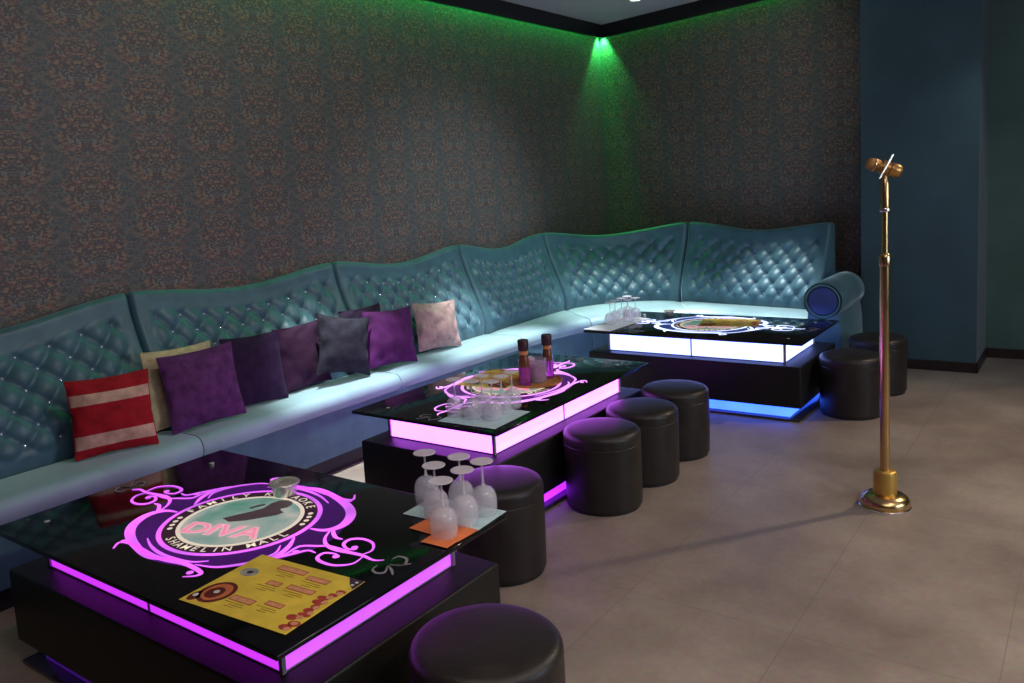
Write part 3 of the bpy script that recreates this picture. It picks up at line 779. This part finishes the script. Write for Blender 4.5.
# ------------------------------------------------------------------ stools
def stool_parts(root, R=0.185, H=0.38):
    b = nb()
    add_lathe(b, [(0, 0.012), (R - 0.010, 0.012), (R - 0.004, 0.02), (R - 0.002, 0.10), (R, 0.2), (R, H - 0.068), (R - 0.0015, H - 0.066), (0, H - 0.066)], 56)
    obj('body', b, LEATHER, root, sharp=22)
    b = nb()
    pr = [(0, H + 0.006), (R * 0.45, H + 0.005), (R * 0.72, H + 0.002)]
    for k in range(1, 8):
        th = PI / 2 * (1 - k / 7); pr.append((R - 0.032 + 0.032 * math.cos(th), H - 0.032 + 0.032 * math.sin(th)))
    pr += [(R, H - 0.063), (R - 0.0015, H - 0.0655), (0, H - 0.0655)]
    add_lathe(b, pr, 56)
    obj('seat_pad', b, LEATHER, root, sharp=22)
    b = nb(); add_lathe(b, [(R - 0.012, 0), (R - 0.012, 0.0118), (R - 0.03, 0.0118), (R - 0.03, 0)], 40, closed=True); obj('foot_ring', b, KICK, root)
def copy_tree(o, parent=None):
    c = o.copy(); COL.objects.link(c)
    if parent: c.parent = parent
    for ch in list(o.children): copy_tree(ch, c)
    return c
SG = 'round black leather stools beside the tables'
stools = [
    (-1.262, 1.60, 'nearest round black leather stool, beside the violet table in the foreground', 1.10),
    (-1.925, 2.585, 'round black leather stool between the violet table and the pinkish table', 1.0),
    (-1.885, 3.39, 'round black leather stool along the pinkish table, nearest of its row of three', 1.0),
    (-1.878, 3.81, 'round black leather stool along the pinkish table, in the middle of its row of three', 1.0),
    (-1.885, 4.245, 'round black leather stool along the pinkish table, farthest of its row of three', 1.0),
    (-1.225, 5.41, 'round black leather stool at the right end of the white lit table', 1.0),
    (-1.195, 6.03, 'round black leather stool behind the brass microphone stand, next to the sofa arm', 0.97),
]
st0 = None
for x, y, lab, k in stools:
    if st0 is None:
        st0 = thing('round_stool', lab, 'stool', (x, y, 0), 0, SG); stool_parts(st0); o = st0
    else:
        o = copy_tree(st0); o.location = (x, y, 0)
    o.scale = (k, k, 1.0); o.rotation_euler = (0, 0, random.uniform(0, 6)); o['label'] = lab

# ------------------------------------------------------------------ microphone stand and microphone
MS = thing('microphone_stand', 'tall brass microphone stand with round weighted base on the open floor', 'microphone stand', (-0.754, 3.95, 0))
b = nb(); add_lathe(b, [(0, 0.003), (0.098, 0.003), (0.104, 0.010), (0.106, 0.022), (0.102, 0.038), (0.090, 0.052), (0.070, 0.061), (0.048, 0.065), (0, 0.066)], 56); obj('base', b, BRASS, MS)
b = nb(); add_lathe(b, [(0.094, 0.0), (0.108, 0.0), (0.109, 0.005), (0.106, 0.008), (0.094, 0.004)], 56, closed=True); tag(obj('base_rim', b, SILVER, MS), 'pale bottom rim')
b = nb(); add_lathe(b, [(0, 0.064), (0.049, 0.064), (0.050, 0.070), (0.050, 0.150), (0.046, 0.166), (0.040, 0.170), (0, 0.170)], 40); tag(obj('collar', b, BRASSD, MS), 'matt gold cylindrical weight')
b = nb(); add_lathe(b, [(0, 0.168), (0.0205, 0.168), (0.0205, 1.105), (0.0, 1.105)], 28); obj('lower_tube', b, BRASS, MS)
b = nb(); add_lathe(b, [(0, 1.098), (0.024, 1.098), (0.025, 1.106), (0.024, 1.14), (0.021, 1.150), (0.0155, 1.154), (0, 1.154)], 28); obj('clutch', b, BRASS, MS)
b = nb(); add_lathe(b, [(0, 1.15), (0.0135, 1.15), (0.0135, 1.345), (0, 1.345)], 24); obj('upper_tube', b, BRASS, MS)
b = nb(); add_lathe(b, [(0, 1.335), (0.021, 1.335), (0.023, 1.342), (0.021, 1.350), (0, 1.350)], 28); obj('ring', b, SILVER, MS)
b = nb(); add_lathe(b, [(0, 1.349), (0.017, 1.349), (0.018, 1.36), (0.0175, 1.455), (0.012, 1.478), (0, 1.480)], 24); obj('clip_post', b, BRASS, MS)
# clip: an open ring on a neck, holding the microphone
axis = Vector((0.78, 0.32, -0.30)).normalized()          # from grille to tail
cen = Vector((0, 0, 1.525))
Q = axis.to_track_quat('Z', 'Y').to_matrix().to_4x4()
b = nb(); add_tube(b, [(0, 0, 1.478), (0, 0, 1.486), (0.0, 0.0, 1.492)], [0.010, 0.010, 0.008], 12)
add_lathe(b, [(0.0265, -0.016), (0.031, -0.014), (0.031, 0.014), (0.0265, 0.016)], 32, Matrix.Translation(cen) @ Q, closed=True)
obj('clip', b, BRASSH, MS)
b = nb()
right = Vector((cy, sy, 0))
cp_ = cen + axis * -0.012
dv = (right * 0.5 + Vector((0, 0, 0.86))).normalized()
fw = Vector((sy, -cy, 0))
pA = [cp_ + fw * 0.036 + dv * t for t in (-0.058, -0.03, 0.0, 0.03, 0.058)]
add_tube(b, pA, [0.0045, 0.0055, 0.0055, 0.0055, 0.0045], 10)
obj('clip_lever', b, SILVER, MS)
MC = thing('microphone', 'stubby gold microphone clipped on top of the brass stand', 'microphone', (-0.754, 3.95, 0))
MM = Matrix.Translation(cen) @ Q
b = nb(); add_lathe(b, [(0, -0.022), (0.0235, -0.022), (0.0245, -0.01), (0.0245, 0.018), (0.030, 0.024), (0.030, 0.050), (0.026, 0.056), (0.026, 0.064), (0.018, 0.068), (0, 0.068)], 32, MM); obj('body', b, BRASSH, MC)
b = nb(); add_lathe(b, [(0, -0.082), (0.012, -0.080), (0.021, -0.072), (0.0265, -0.058), (0.028, -0.044), (0.026, -0.030), (0.0235, -0.0225), (0, -0.0225)], 32, MM); obj('grille', b, mat('gold_mesh_grille', (0.50, 0.26, 0.09), 0.4, metal=0.9, bump=0.6, bscale=420, var=0.2), MC)
b = nb(); add_lathe(b, [(0.0285, -0.047), (0.0300, -0.044), (0.0285, -0.041)], 32, MM, closed=True); obj('grille_band', b, BRASS, MC)

# ------------------------------------------------------------------ glasses
def glass_parts(root, k=1.0):
    R, H = 0.043 * k, 0.175 * k
    bh = 0.092 * k
    outer = [(R * 0.93, 0.0), (R * 0.98, bh * 0.2), (R, bh * 0.45), (R * 0.97, bh * 0.62), (R * 0.86, bh * 0.79), (R * 0.66, bh * 0.91), (R * 0.35, bh * 0.985), (0.0, bh * 1.0)]
    inner = [(0.0, bh * 0.955), (R * 0.33, bh * 0.945), (R * 0.62, bh * 0.88), (R * 0.82, bh * 0.77), (R * 0.93, bh * 0.61), (R * 0.965, bh * 0.44), (R * 0.945, bh * 0.2), (R * 0.895, 0.0)]
    b = nb(); add_lathe(b, outer + inner, 28)
    bot = b  # close the rim
    bmesh.ops.bridge_loops(b, edges=[e for e in b.edges if len(e.link_faces) == 1])
    obj('bowl', b, GLASS, root, sharp=0)
    b = nb(); add_lathe(b, [(0, bh + 0.0006), (0.0065, bh + 0.0006), (0.0042, bh + 0.012), (0.0036, H - 0.02), (0.005, H - 0.010), (0.009, H - 0.0066), (0, H - 0.0062)], 12); obj('stem', b, STEMGLASS, root)
    b = nb(); add_lathe(b, [(0, H - 0.006), (R * 0.45, H - 0.0055), (R * 0.86, H - 0.0035), (R * 0.88, H - 0.0015), (R * 0.84, H), (0, H + 0.0004)], 28); obj('foot', b, FOOTGLASS, root)
GL = {
 'T1': [(-1.800, 2.015, 'upturned wine glass at the back left of the six on the violet table'),
        (-1.668, 2.035, 'upturned wine glass at the back middle of the six on the violet table'),
        (-1.572, 2.032, 'upturned wine glass at the back right of the six on the violet table'),
        (-1.688, 1.930, 'upturned wine glass at the middle left of the six on the violet table'),
        (-1.578, 1.938, 'upturned wine glass at the middle right of the six on the violet table'),
        (-1.578, 1.832, 'upturned wine glass standing front-most of the six, over the orange cards')],
 'T2': [(-2.375, 2.90, 'upturned wine glass at the left end of the group on the pinkish table'),
        (-2.280, 2.905, 'upturned wine glass second from left in the front row on the pinkish table'),
        (-2.300, 3.01, 'upturned wine glass in the middle of the back row on the pinkish table'),
        (-2.185, 2.93, 'upturned wine glass at the right of the front row on the pinkish table'),
        (-2.205, 3.035, 'upturned wine glass third along the back row on the pinkish table'),
        (-2.215, 3.135, 'upturned wine glass farthest back of the group on the pinkish table')],
 'T3': [(-2.855, 5.42, 'upturned wine glass at the front right of the group on the white lit table'),
        (-2.86, 5.53, 'upturned wine glass at the back right of the group on the white lit table'),
        (-2.775, 5.47, 'upturned wine glass at the right end of the group on the white lit table'),
        (-2.865, 5.64, 'upturned wine glass farthest back of the group on the white lit table'),
        (-2.77, 5.58, 'upturned wine glass behind the right-end glass on the white lit table'),
        (-2.84, 5.31, 'upturned wine glass front-most of the group on the white lit table')],
}
g0 = None
GN = {'T1': 'upturned glasses on the violet table', 'T2': 'upturned glasses on the pinkish table', 'T3': 'upturned glasses on the white lit table'}
for key, rows in GL.items():
    for x, y, lab in rows:
        if g0 is None:
            g0 = thing('wine_glass', lab, 'glass'); glass_parts(g0); o = g0
        else: o = copy_tree(g0)
        o.location = (x, y, 0.5042); o['label'] = lab; o['group'] = GN[key]
        o.rotation_euler = (0, 0, random.uniform(0, 6))
        if key == 'T3': o.scale = (0.95, 0.95, 0.9)

# ------------------------------------------------------------------ paper on the tables
def quad_sheet(name, pts, z, th, m, label, cat, group=None):
    c = Vector((sum(p[0] for p in pts) / 4, sum(p[1] for p in pts) / 4))
    b = nb(); add_prism(b, [(x - c.x, y - c.y) for x, y in pts], 0, th)
    o = obj(name, b, m, None, smooth=False, loc=(c.x, c.y, z)); tag(o, label, cat, group)
    return o
def rect(cx, cyy, w, h, a):
    ca, sa = math.cos(a), math.sin(a)
    return [(cx + x * ca - y * sa, cyy + x * sa + y * ca) for x, y in ((-w / 2, -h / 2), (w / 2, -h / 2), (w / 2, h / 2), (-w / 2, h / 2))]
quad_sheet('napkin', rect(-1.665, 1.99, 0.30, 0.165, math.radians(3)), 0.5016, 0.0008, CYANPAPER, 'pale cyan napkin under the back glasses on the violet table', 'napkin')
quad_sheet('coaster_card', rect(-1.612, 1.868, 0.20, 0.10, math.radians(-2)), 0.5026, 0.0006, ORANGEPAPER, 'orange card under the glasses, nearer the cyan napkin', 'card', 'orange cards on the violet table')
quad_sheet('coaster_card', rect(-1.565, 1.80, 0.10, 0.075, math.radians(2)), 0.5034, 0.0006, ORANGEPAPER, 'orange card nearest the front, at the violet table edge', 'card', 'orange cards on the violet table')
quad_sheet('napkin', rect(-2.25, 2.95, 0.315, 0.30, math.radians(2)), 0.5022, 0.0012, CYANPAPER, 'pale blue napkin under the glasses on the pinkish table', 'napkin')
quad_sheet('napkin', rect(-2.80, 5.34, 0.22, 0.56, math.radians(-4)), 0.5022, 0.0012, WHITEPAPER, 'white paper mat under the glasses on the white lit table', 'napkin')

YEL = mat('yellow_menu_card', (0.84, 0.60, 0.07), 0.42, var=0.14, vscale=14, coat=0.2)
PINKBOX = mat('menu_pink_box', (0.74, 0.33, 0.17), 0.5, var=0.15, vscale=60)
REDINK = mat('menu_red_ink', (0.45, 0.05, 0.04), 0.5, var=0.3, vscale=70)
OWLD = mat('menu_maroon', (0.13, 0.018, 0.016), 0.5, var=0.2); OWLO = mat('menu_orange', (0.62, 0.17, 0.06), 0.5, var=0.2); WHITEI = mat('menu_white', (0.75, 0.72, 0.66), 0.5, var=0.1)
GREYI = mat('menu_grey', (0.36, 0.37, 0.33), 0.5, var=0.3, vscale=40); DARKI = mat('menu_dark', (0.06, 0.03, 0.06), 0.5, var=0.3)
def menu(label, loc, rz, w=0.40, h=0.30):
    rt = thing('menu_card', label, 'menu', loc, rz, 'laminated yellow menu cards')
    b = nb(); add_box(b, -w / 2, w / 2, -h / 2, h / 2, 0, 0.0012, 0.0004, 1); obj('sheet', b, YEL, rt, smooth=False)
    zt = 0.0013
    def flat(name, polys, m, z):
        b = nb()
        for p in polys: add_prism(b, p, z, z + 0.0002)
        return obj(name, b, m, rt, smooth=False)
    bx = lambda x, y, ww, hh: [(x - ww / 2, y - hh / 2), (x + ww / 2, y - hh / 2), (x + ww / 2, y + hh / 2), (x - ww / 2, y + hh / 2)]
    el = lambda x, y, a, bb, n=24: [(x + a * math.cos(2 * PI * i / n), y + bb * math.sin(2 * PI * i / n)) for i in range(n)]
    boxes = [(-0.055, 0.112, 0.105, 0.026), (0.055, 0.098, 0.08, 0.024), (-0.045, 0.03, 0.048, 0.024), (0.05, 0.036, 0.095, 0.024), (-0.055, -0.075, 0.085, 0.026), (0.045, -0.055, 0.06, 0.022)]
    boxes = [(x + 0.02, y, a, c) for x, y, a, c in boxes]
    TXT = mat('menu_olive_text', (0.42, 0.27, 0.03), 0.5, var=0.3, vscale=80)
    for x, y, a, c in boxes:
        b = nb(); add_prism(b, bx(x, y, a, c), zt, zt + 0.0002, 0); add_prism(b, bx(x, y, a - 0.006, c - 0.006), zt + 0.0002, zt + 0.0004, 1)
        for k in range(3): add_prism(b, bx(x - 0.008 + 0.016 * (k % 2), y - 0.022 - k * 0.0095, 0.07 - 0.018 * (k % 3), 0.0035), zt, zt + 0.0002, 2)
        obj('heading_box', b, [REDINK, PINKBOX, TXT], rt, smooth=False)
    flat('round_picture', [el(-0.135, -0.075, 0.052, 0.058), el(-0.175, -0.115, 0.018, 0.026)], OWLD, zt)
    flat('round_picture_ring', [el(-0.135, -0.075, 0.040, 0.046)], OWLO, zt + 0.0003)
    flat('round_picture_centre', [el(-0.138, -0.080, 0.026, 0.030)], OWLD, zt + 0.0006)
    flat('highlight', [el(-0.136, -0.075, 0.009, 0.009, 12)], WHITEI, zt + 0.0009)
    flat('highlight', [el(-0.177, -0.112, 0.008, 0.009, 12)], WHITEI, zt + 0.0009)
    flat('oval_picture', [el(-0.145, 0.05, 0.030, 0.024)], GREYI, zt)
    flat('oval_picture_centre', [el(-0.142, 0.05, 0.011, 0.009, 14)], DARKI, zt + 0.0003)
    rnd = random.Random(5)
    flat('food_pictures', [el(0.165 + rnd.uniform(-0.012, 0.02), -0.125 + 0.022 * k, 0.014 + rnd.uniform(0, 0.008), 0.010 + rnd.uniform(0, .004), 10) for k in range(10)], REDINK, zt)
    flat('food_pictures_pale', [el(0.178 + rnd.uniform(-0.008, 0.006), -0.13 + 0.028 * k, 0.011, 0.009, 9) for k in range(8)], PINKBOX, zt + 0.0003)
    flat('dark_corner', [[(0.145, 0.149), (0.172, 0.118), (0.199, 0.098), (0.199, 0.149)]], DARKI, zt)
    flat('corner_dots', [el(0.182, 0.118, 0.005, 0.005, 10), el(0.184, 0.134, 0.005, 0.005, 10)], WHITEI, zt + 0.0003)
    return rt
menu('yellow laminated menu card on the violet table, in front of the emblem', (-1.768, 1.325, 0.5018), math.radians(4.5))
menu('yellow menu card lying across the emblem of the pinkish table', (-2.635, 3.60, 0.5018), math.radians(98))
menu('yellow menu card lying on the emblem of the white lit table', (-2.06, 5.60, 0.5018), math.radians(14))

# ------------------------------------------------------------------ small things on the tables
def ashtray(loc, label, k=1.0):
    rt = thing('ashtray', label, 'ashtray', loc)
    b = nb(); add_lathe(b, [(0, 0.0), (0.040 * k, 0.0), (0.043 * k, 0.004), (0.043 * k, 0.038 * k), (0.039 * k, 0.038 * k), (0.039 * k, 0.008), (0, 0.008)], 36); obj('cup', b, CHROME, rt)
    b = nb(); add_lathe(b, [(0.036 * k, 0.0385 * k), (0.054 * k, 0.040 * k), (0.056 * k, 0.044 * k), (0.052 * k, 0.048 * k), (0.036 * k, 0.045 * k)], 36, closed=True); obj('rim', b, CHROME, rt)
    return rt
ashtray((-2.315, 1.83, 0.5022), 'round chrome ashtray with a wide rim on the violet table')
ashtray((-2.60, 5.80, 0.5005), 'small metal ashtray at the back edge of the white lit table', 0.8)

TR = thing('round_tray', 'round orange-brown tray under the bottles on the pinkish table', 'tray', (-2.385, 3.60, 0.5024))
CORK = mat('orange_brown_wood', (0.42, 0.17, 0.045), 0.5, var=0.25, vscale=18)
b = nb(); add_lathe(b, [(0, 0.0), (0.135, 0.0), (0.14, 0.004), (0.138, 0.006), (0, 0.006)], 48); obj('tray_base', b, CORK, TR)
b = nb(); add_lathe(b, [(0.132, 0.0062), (0.140, 0.0062), (0.142, 0.012), (0.138, 0.014), (0.132, 0.010)], 48, closed=True); obj('tray_rim', b, CORK, TR)
def bottle(loc, label, k):
    rt = thing('sauce_bottle', label, 'bottle', loc, 0, 'bottles on the pinkish table')
    BODY = mat('violet_lit_glass', (0.55, 0.10, 0.62), 0.12, trans=0.75, ior=1.35, var=0.05)  # clear glass; violet light shining through is put into its colour
    b = nb(); add_lathe(b, [(0, 0.0), (0.029, 0.0), (0.031, 0.004), (0.031, 0.095 * k), (0.030, 0.100 * k), (0, 0.100 * k)], 28); obj('body', b, BODY, rt)
    b = nb(); add_lathe(b, [(0, 0.1005 * k), (0.030, 0.1005 * k), (0.029, 0.125 * k), (0.025, 0.145 * k), (0.022, 0.165 * k), (0, 0.165 * k)], 28); obj('shoulder', b, mat('brown_sauce', (0.13, 0.045, 0.02), 0.2, var=0.2), rt)
    b = nb(); add_lathe(b, [(0, 0.1655 * k), (0.0225, 0.1655 * k), (0.0225, 0.185 * k), (0, 0.185 * k)], 24); obj('neck_band', b, mat('amber_band', (0.62, 0.24, 0.08), 0.35, var=0.15), rt)
    b = nb(); add_lathe(b, [(0, 0.1855 * k), (0.027, 0.1855 * k), (0.0285, 0.190 * k), (0.0285, 0.238 * k), (0.026, 0.243 * k), (0, 0.244 * k)], 24); obj('cap', b, mat('dark_brown_cap', (0.045, 0.018, 0.022), 0.4, var=0.3), rt)
bottle((-2.388, 3.502, 0.5088), 'dark-capped bottle on the round tray, left of the tumbler', 1.0)
bottle((-2.362, 3.690, 0.5088), 'dark-capped bottle on the round tray, right of the tumbler', 0.98)
TM = thing('tumbler', 'clear ribbed tumbler standing between the two bottles', 'tumbler', (-2.372, 3.597, 0.5088))
b = nb()
rg = []
for z, r in ((0, .046), (.002, .048), (.06, .051), (.125, .0535), (.126, .0505), (.06, .047), (.008, .043)):
    rg.append([Vector((r * (1 + 0.02 * math.cos(12 * a)) * math.cos(a), r * (1 + 0.02 * math.cos(12 * a)) * math.sin(a), z)) for a in [2 * PI * i / 72 for i in range(72)]])
add_loft(b, rg)
obj('cup', b, mat('milky_tumbler_glass', (0.82, 0.68, 0.80), 0.12, trans=0.8, ior=1.3, var=0.03), TM)
b = nb(); add_lathe(b, [(0, 0.0085), (0.0415, 0.0085), (0.0445, 0.05), (0.0455, 0.085), (0, 0.085)], 32); tag(obj('drink', b, mat('pinkish_drink', (0.55, 0.30, 0.38), 0.2, trans=0.4, var=0.1), TM), 'pinkish contents')
def tissue(loc, label):
    b = nb(); bmesh.ops.create_icosphere(b, subdivisions=4, radius=1.0)
    for v in b.verts:
        p = v.co.copy(); k = 0.75 + 0.45 * noise.noise(p * 1.7 + Vector((3, 1, 2))) + 0.25 * abs(noise.noise(p * 4.1))
        v.co = Vector((p.x * 0.055 * k, p.y * 0.05 * k, max(0.0, (p.z * 0.05 + 0.034) * k)))
    o = obj('crumpled_tissue', b, mat('tissue_paper', (0.82, 0.74, 0.80), 0.85, var=0.06), None, sharp=0, loc=loc); tag(o, label, 'tissue')
tissue((-2.62, 3.875, 0.502), 'crumpled white tissue behind the bottles on the pinkish table')

# ------------------------------------------------------------------ recessed downlight near the corner
DL = thing('ceiling_downlight', 'small recessed downlight in the ceiling near the room corner', 'downlight', (-3.165, 6.60, ZC))
b = nb(); add_lathe(b, [(0.045, -0.0015), (0.062, -0.0015), (0.064, -0.006), (0.060, -0.009), (0.045, -0.006)], 36, closed=True); obj('bezel', b, mat('white_bezel', (0.6, 0.6, 0.62), 0.4, var=0.03), DL)
b = nb(); add_lathe(b, [(0, -0.0055), (0.044, -0.0055), (0.044, -0.001), (0, -0.001)], 32); obj('diffuser', b, mat('downlight_diffuser', (0.7, 0.7, 0.7), 0.5, emis=(1, 0.97, 0.95), es=3.0, evar=0.02), DL)

# ------------------------------------------------------------------ lights
def spot(name, loc, target, W, col, ang, blend=0.5, size=0.06):
    l = bpy.data.lights.new(name, 'SPOT'); l.energy = W; l.color = col; l.spot_size = math.radians(ang); l.spot_blend = blend; l.shadow_soft_size = size
    o = link(bpy.data.objects.new(name, l)); o.location = loc
    o.rotation_euler = (Vector(target) - Vector(loc)).to_track_quat('-Z', 'Y').to_euler()
    return o
def area(name, loc, target, W, col, sx, sy_):
    l = bpy.data.lights.new(name, 'AREA'); l.energy = W; l.color = col; l.shape = 'RECTANGLE'; l.size = sx; l.size_y = sy_
    o = link(bpy.data.objects.new(name, l)); o.location = loc
    o.rotation_euler = (Vector(target) - Vector(loc)).to_track_quat('-Z', 'Y').to_euler()
    return o
# green LED rope in the cove behind the fascia
GREEN = mat('green_led', (0.05, 0.3, 0.1), 0.5, emis=(0.02, 1.0, 0.14), es=55.0, evar=0.3, evscale=3)
b = nb(); add_box(b, -3.975, -3.955, 2.6, 7.30, 3.065, 3.08); obj('led_rope', b, GREEN, trim1, smooth=False)
GREEN2 = mat('green_led_dim', (0.05, 0.3, 0.1), 0.5, emis=(0.02, 1.0, 0.10), es=9.0, evar=0.3, evscale=3)
b = nb(); add_box(b, 0.1, 2.2, -0.045, -0.03, 2.99, 3.005); lo = obj('led_rope', b, GREEN2, None, smooth=False)
bpy.context.view_layer.update()
lo.parent = trim2; lo.matrix_parent_inverse = trim2.matrix_world.inverted(); lo.location = (CX, CY, 0); lo.rotation_euler = (0, 0, math.atan2(BY - CY, BX - CX))
spot('corner_green_spot', (-3.958, 7.458, 2.97), (-3.94, 7.43, 1.2), 72, (0.05, 1.0, 0.16), 76, 0.6, 0.015)
spot('floor_spot', (0.8, 6.1, 2.98), (-0.3, 3.9, 0), 215, (1.0, 0.79, 0.60), 100, 1.0, 0.06)
spot('floor_spot_near', (0.9, 2.6, 2.98), (0.1, 2.6, 0), 115, (1.0, 0.80, 0.62), 105, 1.0, 0.15)
spot('floor_spot_left', (-2.3, -0.6, 2.98), (-2.9, 0.5, 0), 26, (1.0, 0.83, 0.68), 50, 1.0, 0.1)
spot('table_spot', (-1.3, 0.9, 2.98), (-1.6, 1.35, 0.5), 34, (1.0, 0.88, 0.74), 60, 1.0, 0.1)
spot('pillar_spot', (-0.2, 6.0, 2.98), (-0.75, 6.78, 0.9), 28, (0.85, 0.95, 1.0), 60, 1.0, 0.06)
spot('wall_wash', (-1.6, 2.6, 2.98), (-3.95, 3.0, 1.6), 66, (1.0, 0.90, 0.88), 130, 1.0, 0.1)
spot('back_wash', (-1.3, 5.9, 2.98), (-3.85, 5.0, 0.85), 150, (0.78, 0.92, 1.0), 58, 1.0, 0.08)
spot('paper_wash', (-1.2, 5.2, 2.98), (-2.7, 7.25, 2.1), 34, (0.95, 1.0, 0.92), 62, 1.0, 0.1)
spot('seat_spot_a', (-3.22, 3.15, 2.98), (-3.36, 3.3, 0.45), 800, (0.9, 0.98, 1.0), 30, 0.9, 0.05)
spot('seat_spot_b', (-3.15, 4.55, 2.98), (-3.30, 4.7, 0.45), 850, (0.9, 0.98, 1.0), 32, 0.9, 0.05)
spot('corner_downlight', (-3.02, 6.20, 2.99), (-3.06, 6.16, 0.47), 800, (0.9, 0.98, 1.0), 37, 0.9, 0.05)
spot('end_spot', (-2.1, 6.12, 2.98), (-2.15, 6.30, 0.52), 640, (0.9, 0.98, 1.0), 33, 0.9, 0.05)
area('right_side_fill', (3.05, 3.4, 1.6), (-3.0, 3.6, 1.2), 60, (0.72, 0.84, 1.0), 2.2, 1.2)  # added fill from the unseen right side, brightens ceiling, walls and sofa backs
area('room_fill', (0.8, 1.0, 2.95), (0.8, 1.5, 0.0), 45, (1.0, 0.93, 0.88), 2.0, 2.0)

w = bpy.data.worlds.new('world'); scn.world = w; w.use_nodes = True
w.node_tree.nodes['Background'].inputs[0].default_value = (0.05, 0.055, 0.07, 1); w.node_tree.nodes['Background'].inputs[1].default_value = 0.3

scn.view_settings.view_transform = 'Standard'; scn.view_settings.look = 'None'
scn.view_settings.exposure = 0.0; scn.view_settings.gamma = 1.0; scn.view_settings.use_curve_mapping = False
try:
    scn.cycles.use_denoising = True
    scn.cycles.max_bounces = 10; scn.cycles.transmission_bounces = 10; scn.cycles.transparent_max_bounces = 10
    scn.cycles.sample_clamp_indirect = 6.0
except Exception: pass
